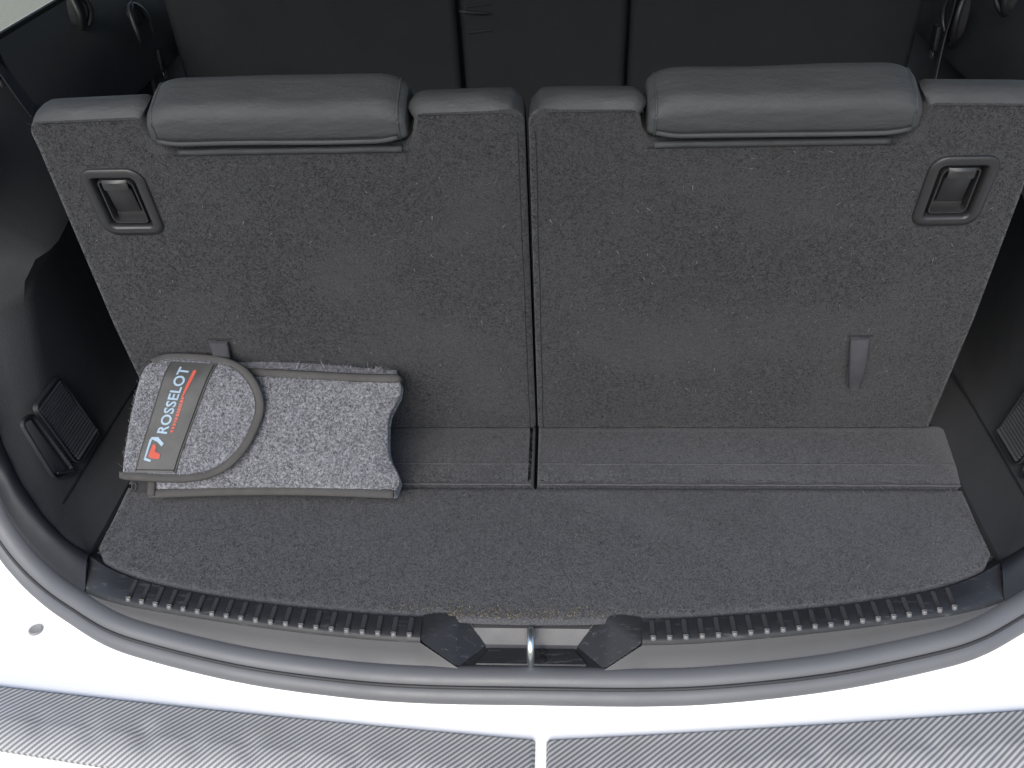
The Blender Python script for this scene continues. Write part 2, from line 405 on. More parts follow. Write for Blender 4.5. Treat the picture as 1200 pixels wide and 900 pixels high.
# sill trim: the moulded black plate along the loading edge, with its striker notch
ZF = -.030
NX, NXB = .112, .072       # half width of the notch at its lip and at its floor
sill = empty('sill_trim', (0, -.33, -.03), 'black ribbed plastic sill trim with central notch along the loading edge', 'sill trim')
SB = world_origin(sill)
def cut(curves, x0, x1):
    """stations with x0<=x<=x1, exact ends interpolated"""
    ref = curves[0]; out = [[] for _ in curves]
    for i in range(len(ref)):
        if i and ((ref[i - 1].x < x0 < ref[i].x) or (ref[i - 1].x < x1 < ref[i].x)):
            xx = x0 if ref[i - 1].x < x0 < ref[i].x else x1; q = (xx - ref[i - 1].x) / (ref[i].x - ref[i - 1].x)
            for o, c in zip(out, curves): o.append(c[i - 1].lerp(c[i], q))
        if x0 <= ref[i].x <= x1:
            for o, c in zip(out, curves): o.append(c[i])
    return out
iL = min(range(len(GA)), key=lambda i: abs(GA[i].x + .50)); iR = len(GA) - 1 - iL
def sill_half(sg):
    rngi = range(iL, len(GA) // 2 + 1) if sg < 0 else range(len(GA) // 2, iR + 1)
    A_, B_, C_ = ([g[i] for i in rngi] for g in (GA, GB, GC))
    A_, B_, C_ = cut([A_, B_, C_], -9 if sg < 0 else NX, -NX if sg < 0 else 9)
    top = []
    def mid(p, q, t, dz): v = p.lerp(q, t); v.z += dz; return v
    rows = [[p + Vector((0, .012, -.012)) for p in A_], [mid(a, b, 0, -.004) for a, b in zip(A_, B_)], [mid(a, b, .08, .0005) for a, b in zip(A_, B_)], [mid(a, b, .5, .0015) for a, b in zip(A_, B_)], [mid(a, b, .88, .001) for a, b in zip(A_, B_)], [mid(a, b, .96, -.001) for a, b in zip(A_, B_)], [mid(a, b, 1, -.004) for a, b in zip(A_, B_)]]
    put('scuff_plate', *loft(rows), M['scuff'], sill, base=SB, angle=50)
    rows = [[mid(b, c, 0, -.004) + Vector((0, -.0002, 0)) for b, c in zip(B_, C_)], [mid(b, c, .35, -.002) for b, c in zip(B_, C_)], [mid(b, c, .9, 0) for b, c in zip(B_, C_)], [c + Vector((0, -.008, -.004)) for c in C_]]
    V, F = loft(rows); k = len(V); ie = len(B_) - 1 if sg < 0 else 0; nb = len(B_)
    V += [Vector((sg * .074, -.3458, ZF + .002)), Vector((sg * .074, -.352, ZF - .008))]
    F += [(ie, k, nb + ie), (nb + ie, k, 2 * nb + ie), (2 * nb + ie, k, k + 1, 3 * nb + ie)]
    put('edge_band', V, F, M['band'], sill, base=SB, angle=50)
for sg in (-1, 1): sill_half(sg)
# ribs: low rounded bars across the plate, each with a raised nose at its outer end
def at_x(cur, x):
    for i in range(1, len(cur)):
        if cur[i - 1].x <= x <= cur[i].x: return cur[i - 1].lerp(cur[i], (x - cur[i - 1].x) / (cur[i].x - cur[i - 1].x))
for sg in (-1, 1):
    for k in range(20):
        x = sg * (.123 + k * .0163)
        a = at_x(GA, x); b = at_x(GB, x); dx = sg * .004 * (k / 19)
        p = a.lerp(b, .13); q = a.lerp(b, .90); t = (q - p).normalized(); sd = t.cross(Vector((0, 0, 1))).normalized()
        V = []; F = []
        prof = [(0, .0012, .0012), (.05, .0026, .0022), (.5, .0028, .0026), (.86, .0030, .0034), (.93, .0032, .0046), (1, .0026, .0012)]
        for s_, w_, h_ in prof:
            c = p.lerp(q, s_) + Vector((0, 0, .0006))
            for u_, hh in ((-1, -.002), (-.9, h_ * .75), (-.55, h_), (.55, h_), (.9, h_ * .75), (1, -.002)): V.append(c + sd * u_ * w_ + Vector((0, 0, hh)))
        for i in range(5):
            for j in range(5): F.append((i * 6 + j, i * 6 + j + 1, (i + 1) * 6 + j + 1, (i + 1) * 6 + j))
        F += [tuple(range(6)), tuple(30 + j for j in range(6))]
        rb = put('rib', V, F, M['rib'], sill, base=SB, angle=30)
        c = p.lerp(q, .985) + Vector((0, 0, .0026)); V = []; F = []  # small pale lens added as the highlight on the rib's end
        for r_, h_ in ((1, -.002), (.9, .0004), (.5, .0012)):
            for a in np.linspace(0, 2 * pi, 11)[:-1]: V.append(c + sd * .0027 * r_ * cos(a) + t * .0015 * r_ * sin(a) + Vector((0, 0, h_ - .5 * .0015 * r_ * sin(a))))
        for i in range(2):
            for j in range(10): F.append((i * 10 + j, i * 10 + (j + 1) % 10, (i + 1) * 10 + (j + 1) % 10, (i + 1) * 10 + j))
        F.append(tuple(20 + j for j in range(10)))
        put('rib_nose_glint', V, F, M['nose'], rb, base=SB, angle=0)
# notch: two cheeks, back wall, sunk floor plate
ZF = -.030
for sg in (-1, 1):
    ap = Vector((sg * .078, -.302, -.001)); lc = Vector((sg * NX, -.333, -.001)); bt = Vector((sg * .074, -.3455, ZF + .003)); rt = Vector((sg * .0475, -.3160, ZF)); ur = Vector((sg * .0605, -.3045, -.014))
    tp = Vector((sg * NX, -.302, .0005))
    lo = Vector((sg * NX, -.344, -.033))
    V = [tp, ap, lc, bt, rt, ur]
    ck = put('notch_cheek', V, [(0, 1, 2), (2, 1, 3), (1, 5, 4), (1, 4, 3)], M['scuff'], sill, base=SB, angle=0)
    bv = ck.modifiers.new('bevel', 'BEVEL'); bv.width = .0045; bv.segments = 4; bv.limit_method = 'ANGLE'; bv.angle_limit = radians(8)
V, F = loft([[Vector((x * k, y, z)) for x in np.linspace(-1, 1, 9)] for k, y, z in ((.064, -.297, -.0150), (.0605, -.3050, -.0150), (.0596, -.3062, -.0162), (.0482, -.3150, ZF + .001), (.047, -.319, ZF))])
put('notch_wall', V, F, M['band'], sill, base=SB, angle=40)
V, F = loft([[Vector((x * k, y, z)) for x in np.linspace(-1, 1, 9)] for k, y, z in ((.050, -.312, ZF - .0005), (.076, -.3465, ZF - .001), (.076, -.347, ZF - .02))])
put('notch_floor', V, F, M['scuff'], sill, base=SB, angle=40)
pl = fillet([(-.044, -.3195, .002), (.044, -.3195, .002), (.059, -.3405, .002), (-.059, -.3405, .002)], 3)
pt = put('floor_plate', *slab(pl, [(0, ZF - .003), (0, ZF + .0008), (.0012, ZF + .0018)], lambda x, y, h: Vector((x, y, h))), M['scuff'], sill, base=SB, angle=30)
# striker
stk = empty('latch_striker', (0.0, -.337, ZF), 'zinc plated steel latch striker loop standing in the sill notch', 'striker')
b = world_origin(stk)
path = spline([(0, -.337, ZF - .004), (0, -.338, ZF + .012), (0, -.336, ZF + .021), (0, -.329, ZF + .0265), (0, -.319, ZF + .0265), (0, -.3125, ZF + .020), (0, -.3115, ZF + .008), (0, -.312, ZF - .002)], 40)
put('striker_loop', *tube(path, .0041, 14, up=Vector((1, 0, 0))), M['zinc'], stk, base=b, angle=60)
for yy in (-.325, -.335):
    th = [Vector((.0115 + .0042 * cos(a), yy + .0036 * sin(a))) for a in np.linspace(0, 2 * pi, 7)[:-1]]
    put('bolt_head', *slab(th, [(0, ZF), (0, ZF + .004), (.001, ZF + .005)], lambda x, y, h: Vector((x, y, h))), M['bolt'], stk, base=b, smooth=False)

# pillar trims: the plain moulded faces that carry on from the sill up both sides
def pillar(sg):
    lab = 'smooth charcoal pillar trim curving up from the sill ' + ('on the pouch side' if sg < 0 else 'on the side away from the pouch')
    ii = list(range(0, iL + 1)) if sg < 0 else list(range(iR, len(GA)))
    A_, B_, C_ = ([g[i].copy() for i in ii] for g in (GA, GB, GC))
    k = -1 if sg < 0 else 0; k2 = -2 if sg < 0 else 1
    for g in (A_, B_, C_): g[k] = g[k].lerp(g[k2], .015)     # leave a hairline joint against the sill plate
    rows = [[p + Vector((sg * .012, .012, -.012)) for p in A_]]
    rows.append([a + Vector((0, 0, -.002)) for a in A_])
    for t in np.linspace(.06, .94, 8):
        rows.append([a.lerp(b_, t) + outward(i, A_)[2] * .010 * sin(pi * t) for i, (a, b_) in enumerate(zip(A_, B_))])
    rows.append([b_.lerp(c, .5) for b_, c in zip(B_, C_)]); rows.append([c + Vector((sg * .006, -.014, -.006)) for c in C_])
    o = put('pillar_trim', *loft(rows), M['trim'], None, base=(sg * .55, -.2, 0), angle=60)
    tag(o, lab, 'pillar trim')
for sg in (-1, 1): pillar(sg)

# weather seal: two rolls with a dark groove between
seal = empty('weather_seal', (0, -.36, -.05), 'grey rubber weather seal running round the load opening', 'weather seal')
b = world_origin(seal)
up_roll = []; lo_roll = []; groove = []; ups = []
for i, p in enumerate(GC):
    o, t, v = outward(i, GC); k = min(1, max(0, (abs(p.x) - .40) / .2))
    ups.append(v)
    wob = .0006 * noise.noise(p * 9)
    up_roll.append(p + o * (.006 + wob) - Vector((0, 0, .0065)))
    groove.append(p + o * .0188 - Vector((0, 0, .0068)))
    lo_roll.append(p + o * (.0170 + wob) - Vector((0, 0, .0195)))
put('upper_roll', *tube(up_roll, .0122, 16, up=ups, flat=.80), M['rubber'], seal, base=b, angle=0)
put('lower_roll', *tube(lo_roll, .0108, 16, up=ups), M['rubber'], seal, base=b, angle=0)
put('groove_strip', *tube(groove, .0020, 8, up=ups), M['rubber_dark'], seal, base=b, angle=0)

# ------------------------------------------------------------------ white bumper with the painted body flange under the seal
bump = empty('rear_bumper', (0, -.4, -.085), 'white painted rear bumper top below the load opening', 'bumper')
BB = world_origin(bump)
def bz(x, y):      # height of the bumper top
    e = -.396 + .072 * min(abs(x), .7) - .036
    z = -.072 + .018 * min(1, abs(x) / .6) ** 2 - .006 * max(0, (-.25 - y)) / .2
    over = e - y
    if over > 0: z -= over * over * 9.0 + over * .15
    return z
rows = []
for yy in list(np.linspace(-.05, -.40, 22)) + list(np.linspace(-.41, -.60, 24)):
    rows.append([Vector((x, yy, max(bz(x, yy), -.4))) for x in np.linspace(-1.0, 1.0, 81)])
put('bumper_skin', *loft(rows), M['paint'], bump, base=BB, angle=0)
fl = [[], [], []]
for i, p in enumerate(lo_roll):
    o, t, v = outward(i, GC); fl[0].append(p - Vector((0, 0, .001)) - o * .004); fl[1].append(p + o * .004 - Vector((0, 0, .010)))
    q = p + o * .012; fl[2].append(Vector((q.x + .10 * max(0, abs(q.x) - .45) * (1 if q.x > 0 else -1), q.y, min(bz(q.x, q.y), q.z) - .006)))
put('body_flange', *loft(fl), M['paint'], bump, base=BB, angle=60)
px, py = -.556, -.281
th = [Vector((px + .0075 * cos(a), py + .0075 * sin(a))) for a in np.linspace(0, 2 * pi, 25)[:-1]]
pg = put('plug', *slab(th, [(0, -.002), (0, .0012), (.0012, .0022), (.0035, .0014)], lambda x, y, h: Vector((x, y, bz(x, y) + h))), M['plug'], bump, base=BB)
# stick-on protector strips
def protector(sg):
    lab = 'grey carbon-print protector strip stuck on the white bumper ' + ('in front of the pouch' if sg < 0 else 'on the half away from the pouch')
    rows = []; NXs, NYs = 220, 40
    for j in range(NYs + 3):
        row = []
        for i in range(NXs + 1):
            x = .0048 + (.80 - .0048) * (i / NXs)
            y0 = -.397 + .072 * min(x, .7); wd = .080 - .018 * min(1, x / .55)
            t = min(1, max(0, (j - 1) / NYs)); y = y0 - wd * t
            xx = sg * x + .0105; h = .0042
            if j == 0 or j == NYs + 2 or i in (0, NXs): h = -.001
            # shallow dents where the film spans the moulded lugs
            c = .055; u_ = ((x + (.012 if sg < 0 else .03)) / c) % 1 - .5; kx = int((x + (.012 if sg < 0 else .03)) / c)
            amp = (.5 + .5 * random.Random(kx * 7 + (3 if sg < 0 else 11)).random()) * .0034
            tc = .50 + .10 * random.Random(kx * 13).random()
            h -= amp * math.exp(-((u_ * c) / .0105) ** 2 - ((t - tc) * wd / .0125) ** 2) * (h > 0)
            row.append(Vector((xx, y, bz(xx, y) + h)))
        rows.append(row)
    o = put('bumper_protector', *loft(rows), M['carbon'], None, base=(sg * .3, -.4, -.09), angle=0)
    tag(o, lab, 'protector strip')
for sg in (-1, 1): protector(sg)

# ------------------------------------------------------------------ cargo floor
floor = empty('cargo_floor', (0, -.15, 0)); tag(floor, kind='structure', label='dark grey carpeted cargo floor'); FB = world_origin(floor)
edge = [GA[i] for i in range(iL, iR + 1)]
e2 = [(-.503, -.105)] + [(-.500, -.16), (-.499, -.205)] + [(p.x, p.y + .001) for p in edge if abs(p.x) < .485 and abs(p.x) > .10]
left = [q for q in e2 if q[0] < 0]; right = [(-x, y) for x, y in reversed(left)]
lip = [(-.088, -.3025), (-.074, -.3060), (-.05, -.3075), (0, -.3085), (.05, -.3075), (.074, -.3060), (.088, -.3025)]
poly = [Vector(p) for p in left + lip + right]
ids = dense(poly, .02)
def relief(x, y): return .0010 * noise.noise(Vector((x * 7, y * 7, 3))) + .0005 * noise.noise(Vector((x * 25, y * 25, 8)))
V, F = slab(ids, [(.003, -.0075), (0, -.006), (.0015, -.003), (.005, .0006), (.011, .0016)], lambda x, y, h: Vector((x, y, h + (relief(x, y) if h > 0 else 0))))
fp = put('floor_panel', V, F, M['floor_carpet'], floor, base=FB, angle=70)
for sg in (-1, 1):
    o_ = fillet([(sg * .0022, -.1015, .003), (sg * .503, -.1015, .010), (sg * .522, .012, .012), (sg * .0022, .014, .002)], 4)
    ids = dense(o_, .02)
    hf = put('hinge_flap', *slab(ids, [(0, -.02), (0, -.004), (.002, .0005), (.007, .0022)], lambda x, y, h: Vector((x, y, h + (relief(x, y) if h > 0 else 0)))), M['floor_carpet'], floor, base=FB, angle=70)
    st = [Vector((sg * x, -.066 + .0007 * noise.noise(Vector((x * 20, sg, 0))), .0024)) for x in np.linspace(.008, .505, 70)]
    put('seam', *tube(st, .0008, 6, up=Vector((0, 0, 1))), M['thread'], hf, base=FB)
    st = [Vector((sg * x, -.1022 + .0007 * noise.noise(Vector((x * 16, sg, 5))), .0012 + .0007 * noise.noise(Vector((x * 30, sg, 2))))) for x in np.linspace(.005, .500, 90)]
    put('edge_binding', *tube(st, .0017, 6), M['thread'], hf, base=FB)

# ------------------------------------------------------------------ third-row seat backs
SBZ = (0, 0, 0)
def seat(sg):
    lab = 'carpeted seat back of the third row ' + ('with the grey felt pouch leaning on it' if sg < 0 else 'with its pull strap hanging free')
    t = empty('folding_car_seat', (sg * .25, 0, 0), lab, 'seat', 'pair of folding third-row seats'); b = world_origin(t)
    f = lambda x, s, n: S(sg * x, s, n)
    # outline in (x, s), x from the car's middle outwards
    ol = [(.0010, .006, .002), (.4945, .006, .004), (.489, .20, .3), (.474, .44, .05), (.474, .468, .014), (.362, .4715, .010), (.352, .447, .016), (.338, .4345, .010), (.117, .4345, .008), (.1085, .445, .012), (.103, .470, .010), (.013, .4715, .009), (.0014, .458, .009)]
    poly = dense(fillet(ol, 5), .012)
    hx, hs = .412, .375
    bz_o = fillet([(hx + .0325, hs - .041, .016), (hx + .0325, hs + .041, .014), (hx - .0325, hs + .041, .016), (hx - .0325, hs - .041, .014)], 7)
    V, F = slab(poly, [(.002, -.014), (.0004, -.012), (.0005, -.005), (.0018, -.0012), (.006, .0)], f, caps=(True, False))
    # front face filled round the hole of the release handle, gently uneven
    ring_ = offset(poly, .006); hole = offset(bz_o, .004); no, nh = len(ring_), len(hole)
    pts = list(ring_) + list(hole) + [Vector((x, y)) for x in np.arange(.02, .47, .02) for y in np.arange(.02, .43, .02) if not (abs(x - hx) < .040 and abs(y - hs) < .048) and x < np.interp(y, [0, .2, .44], [.475, .470, .448])]
    eds = [(i, (i + 1) % no) for i in range(no)] + [(no + i, no + (i + 1) % nh) for i in range(nh)]
    from mathutils.geometry import delaunay_2d_cdt
    vv, _, ff, _, _, _ = delaunay_2d_cdt([Vector(p) for p in pts], eds, [], 1, 1e-7)
    b0 = len(V)
    for p in vv:
        ed = min(1, max(0, min(p.x - .008, .45 - p.x, p.y, .42 - p.y) / .05))
        V.append(f(p.x, p.y, ed * (.0009 * noise.noise(Vector((p.x * 9, p.y * 9, sg))) + .0003 * noise.noise(Vector((p.x * 24, p.y * 24, sg))))))
    def inside(p, poly_):
        c_ = False
        for i in range(len(poly_)):
            a, q = poly_[i - 1], poly_[i]
            if (a.y > p.y) != (q.y > p.y) and p.x < (q.x - a.x) * (p.y - a.y) / (q.y - a.y) + a.x: c_ = not c_
        return c_
    for t_ in ff:
        ce = sum((vv[i] for i in t_), Vector((0, 0))) / len(t_)
        if inside(ce, ring_) and not inside(ce, hole): F.append(tuple(b0 + i for i in t_))
    put('carpet_panel', V, F, M['seat_carpet'], t, base=b, angle=70)
    # leather-covered cushion body behind it, swelling over the top above the carpet seam
    rings_ = [(.0015, -.0030), (-.0035, -.0065), (-.0070, -.013), (-.0080, -.020), (-.0055, -.031), (.001, -.043), (.012, -.058), (.028, -.074), (.05, -.085)]
    V = []; F = []; npz = len(poly); offs = {}
    for ins, h in rings_:
        pin = offset(poly, ins) if ins <= .002 else [p - Vector((0, ins)) for p in poly]; pfl = offset(poly, .0018) if ins <= .002 else [p - Vector((0, ins * min(1, max(0, p.y - .1) / .3))) for p in offset(poly, .0018)]
        for p, a, c_ in zip(poly, pin, pfl):
            k = min(1, max(0, (p.y - .43) / .03)) * min(1, max(.15, (p.x - .004) / .03)) * min(1, max(.15, (.480 - p.x) / .03))
            if .104 < p.x < .361: k *= .15
            if ins > .002: k = 0
            q = c_.lerp(a, k); V.append(f(q.x, q.y, h))
    for k in range(len(rings_) - 1):
        for i in range(npz):
            j = (i + 1) % npz; F.append((k * npz + i, k * npz + j, (k + 1) * npz + j, (k + 1) * npz + i))
    F.append(tuple((len(rings_) - 1) * npz + i for i in range(npz)))
    put('cushion', V, F, M['leather'], t, base=b, angle=60)
    for x0, x1, sA, sB in ((.366, .460, .4695, .4670), (.100, .020, .4690, .4695)):
        st = [f(x0 + (x1 - x0) * q, sA + (sB - sA) * q - .0010 + .0004 * noise.noise(Vector((q * 20, sg, x0))), -.0012) for q in np.linspace(.0, 1, 30)]
        put('seam', *tube(st, .0005, 6), M['thread_dark'], t, base=b)
    # welt along the notch under the headrest
    st = [f(x, .4330 + .0008 * noise.noise(Vector((x * 30, sg, 4))), -.0008) for x in np.linspace(.336, .119, 40)]
    put('notch_piping', *tube(st, .0034, 8), M['leather'], t, base=b, angle=0)
    st = [f(x, .4300, .0006) for x in np.linspace(.342, .113, 40)]
    put('seam', *tube(st, .0008, 6), M['thread_dark'], t, base=b)
    # stitched line beside the middle gap
    st = [f(.0085 + .0006 * noise.noise(Vector((s * 14, sg, 9))), s, .0004) for s in np.linspace(.01, .45, 60)]
    put('seam', *tube(st, .00045, 6), M['thread_dark'], t, base=b)
    # headrest folded down on the back edge
    x0, x1 = .111, .355; cs = []
    sec = fillet([(.009, .4475, .007), (.009, .483, .017), (-.046, .4915, .020), (-.064, .452, .02), (-.05, .438, .01)], 8)
    cen = Vector((-.024, .460))
    xs = sorted(set([round(float(v), 6) for v in np.concatenate([np.linspace(x0, x1, 36), x0 + .018 * np.linspace(0, 1, 14) ** 2, x1 - .018 * np.linspace(0, 1, 14) ** 2])]), reverse=True)
    for x in xs:
        e = min(x - x0, x1 - x); R_ = .014; k = 1.0
        if e < R_: k = 1 - .16 * (1 - math.sqrt(max(0, 1 - ((R_ - e) / R_) ** 2)))
        sag = .009 * (1 - min(1, e / .030)) ** 2
        cs.append([f(x, cen.y + (p.y - cen.y) * k - sag * min(1, max(0, (p.y - .452) / .03)) + .0012 * noise.noise(Vector((x * 14, p.y * 40, p.x * 40 + sg))), cen.x + (p.x - cen.x) * k) for p in sec])
    V, F = loft(cs, closed=True); n = len(sec); F += [tuple(range(n)), tuple((len(cs) - 1) * n + i for i in range(n))]
    hr = put('headrest', V, F, M['leather'], t, base=b, angle=0)
    st = [f(x, .4505 + .003 * (1 - min(1, min(x - x0, x1 - x) / .03)) + .0012 * noise.noise(Vector((x * 9, sg, 1))), .0118 - .004 * (1 - min(1, min(x - x0, x1 - x) / .02))) for x in np.linspace(x1 - .008, x0 + .008, 44)]
    put('piping', *tube(st, .0028, 8), M['leather'], hr, base=b, angle=0)
    st = [p + S(0, .0036, .0016) for p in st]
    put('seam', *tube(st, .0006, 5), M['thread_dark'], hr, base=b)
    for xe in (x0 + .007, x1 - .007):
        e = .007; k = 1 - .16 * (1 - math.sqrt(max(0, 1 - ((.014 - e) / .014) ** 2))); sag = .009 * (1 - e / .030) ** 2
        loop_ = [f(xe, cen.y + (p.y - cen.y) * k - sag * min(1, max(0, (p.y - .452) / .03)), cen.x + (p.x - cen.x) * k) for p in sec[:len(sec) * 3 // 5]]
        put('piping', *tube(loop_, .0013, 6), M['leather'], hr, base=b, angle=0)
    # release handle: bezel, well, inner ring, lever
    def ring(o, prof):
        V = []; F = []; n = len(o); K = len(prof)
        for ins, h in prof:
            for p in offset(o, ins): V.append(f(p.x, p.y, h))
        for k in range(K - 1):
            for i in range(n):
                j = (i + 1) % n; F.append((k * n + i, k * n + j, (k + 1) * n + j, (k + 1) * n + i))
        return V, F
    hd = put('release_handle', *ring(bz_o, [(0, -.002), (0, .0022), (.0012, .0034), (.0085, .0036), (.0100, .0026), (.0112, -.0005), (.0120, -.0105)]), M['handle'], t, base=b, angle=50)
    wl = offset(bz_o, .0115); put('well', *slab(wl, [(0, -.0102), (.0005, -.0100)], f, caps=(False, True)), M['trim_dark'], hd, base=b)
    inn = fillet([(hx + .0190, hs - .0275, .008), (hx + .0185, hs + .0265, .005), (hx - .0185, hs + .0265, .008), (hx - .0190, hs - .0275, .005)], 5)
    put('inner_ring', *ring(inn, [(-.0002, -.0102), (.0, -.0015), (.0007, .0004), (.0020, .0004), (.0028, -.002), (.0030, -.0102)]), M['handle'], hd, base=b, angle=50)
    lv = fillet([(hx + .0092, hs - .0150, .001), (hx + .0092, hs + .0268, .002), (hx - .0092, hs + .0268, .002), (hx - .0092, hs - .0150, .001)], 3)
    cs = []
    for s_, n_ in ((hs + .0275, -.006), (hs + .0270, .0005), (hs + .0245, .0026), (hs + .0165, .0030), (hs + .0160, .0010), (hs + .0150, -.0002), (hs - .012, -.0030), (hs - .0160, -.0052), (hs - .0170, -.0095)):
        cs.append([f(hx + u_ * .0128, s_, n_ - (.0012 if abs(u_) == 1 else 0)) for u_ in (-1, -.86, 0, .86, 1)])
    put('lever', *loft(cs), M['handle'], hd, base=b, angle=35)
    put('lever_stop', *box((hx, hs - .0205, -.0085), (.028, .009, .006), f), M['handle'], hd, base=b, smooth=False)
    # pull strap: a folded webbing tab hanging from a slit
    sx, st_ = .369, .174
    L_ = .084
    cs = []
    for q in np.linspace(0, 1, 16):
        s_ = st_ - L_ * q; wd = .0105 * (1 - .45 * q ** 1.6); off = .006 * sin(pi * min(1, q * 1.1)) + .005 + .002 * q; xc = sx + .012 * q ** 1.3 if sg > 0 else sx + .004 * q
        cs.append([f(xc + u_ * wd, s_, off + (.0016 if abs(u_) < .9 else 0)) for u_ in (-1, -.8, -.3, .3, .8, 1)] + [f(xc + u_ * wd, s_, off - .0022) for u_ in (1, .8, .3, -.3, -.8, -1)])
    V, F = loft(cs, closed=True); F += [tuple(range(12)), tuple(15 * 12 + i for i in range(12))]
    ps = put('pull_strap', V, F, M['webbing'], t, base=b, angle=60)
    cs = []
    for q in np.linspace(0, 1, 14):
        s_ = st_ - (L_ - .004) * q; off = .0012 + .003 * sin(pi * q); xc = sx - .0055 + .0125 * q if sg > 0 else sx + .008 - .002 * q
        cs.append([f(xc + u_ * .005, s_, off + hh) for u_, hh in ((-1, 0), (-1, .0014), (1, .0016), (1, 0))])
    V, F = loft(cs, closed=True); F += [(0, 1, 2, 3), tuple(13 * 4 + i for i in range(4))]
    put('strap_fold', V, F, M['webbing'], ps, base=b, angle=60)
    put('strap_slit', *box((sx, st_ + .0012, .0004), (.027, .0022, .0018), f), M['trim_dark'], ps, base=b, smooth=False)
    # lint and pale hairs caught in the pile
    N = 380; X = sg * rng.uniform(.015, .46, N); SS = rng.uniform(.02, .425, N)
    ok = ~((np.abs(np.abs(X) - .412) < .036) & (np.abs(SS - .375) < .045)); X = X[ok]; SS = SS[ok]; N = len(X)
    P_ = np.stack([X, -np.sin(TS) * SS - cos(TS) * .0008, cos(TS) * SS - sin(TS) * .0008], 1)
    fibres('lint', P_, np.repeat(SN[None], N, 0), .0042, .00042, [M['lint'], PILE[2]], [.5, .5], t, base=b)
    # pile
    N = 60000; X = sg * rng.uniform(.002, .493, N); SS = rng.uniform(.008, .469, N)
    ok = ~((np.abs(X) > .10) & (np.abs(X) < .365) & (SS > .432)) & ~((np.abs(np.abs(X) - .412) < .0335) & (np.abs(SS - .375) < .042)) & ~(np.abs(X) > np.interp(SS, [0, .2, .44, .47], [.4945, .488, .473, .472]) - .0015)
    X = X[ok]; SS = SS[ok]; P_ = np.stack([X, -np.sin(TS) * SS, cos(TS) * SS], 1)
    fibres('pile', P_, np.repeat(SN[None], len(X), 0), .0026, .00045, PILE, PW, t, base=b)
PILE = [flat_mat('pile_dark', (.0195, .0198, .0212), .95, .1), flat_mat('pile_mid', (.0272, .0276, .0298), .95, .1), flat_mat('pile_light', (.041, .0415, .0445), .95, .1)]; PW = [.38, .46, .16]
for sg in (-1, 1): seat(sg)
# pile and lint of the floor
N = 90000; X = rng.uniform(-.495, .495, N); Y = rng.uniform(-.31, -.004, N)
lim = np.interp(np.abs(X), [0, .08, .095, .12, .2, .3, .4, .46, .5], [-.3075, -.305, -.301, -.300, -.294, -.282, -.262, -.242, -.215])
ok = (Y > lim) & (np.abs(Y + .1018) > .002) & ~((np.abs(X) < .003) & (Y > -.1))
X = X[ok]; Y = Y[ok]; Z = np.where(Y > -.1, .0022, .0016)
FPILE = [flat_mat('floor_pile_dark', (.042, .042, .0445), .95, .1), flat_mat('floor_pile_mid', (.060, .060, .0635), .95, .1), flat_mat('floor_pile_light', (.090, .090, .094), .95, .1)]
PD = PILE + [flat_mat('sand_grain', (.15, .13, .09), .9, .2)]
fibres('pile', np.stack([X, Y, Z], 1), np.repeat([[0, 0, 1.]], len(X), 0), .0026, .00045, FPILE, PW, floor, base=FB)
N = 500; X = rng.uniform(-.48, .48, N); Y = rng.uniform(-.255, -.01, N)
fibres('lint', np.stack([X, Y, np.full(N, .0026)], 1), np.repeat([[0, 0, 1.]], N, 0), .0045, .00042, [M['lint'], FPILE[2]], [.5, .5], floor, base=FB)
N = 750; X = rng.normal(-.03, .075, N); Y = -.3075 + np.abs(rng.normal(0, .011, N)) + .1 * X * X; ok = (np.abs(X) < .22) & (Y > np.interp(np.abs(X), [0, .08, .095, .12, .2, .25], [-.307, -.305, -.301, -.300, -.294, -.285]))
fibres('sand', np.stack([X[ok], Y[ok], np.full(ok.sum(), .0022)], 1), np.repeat([[0, 0, 1.]], ok.sum(), 0), .0016, .0009, [PD[3]], [1.0], floor, base=FB)

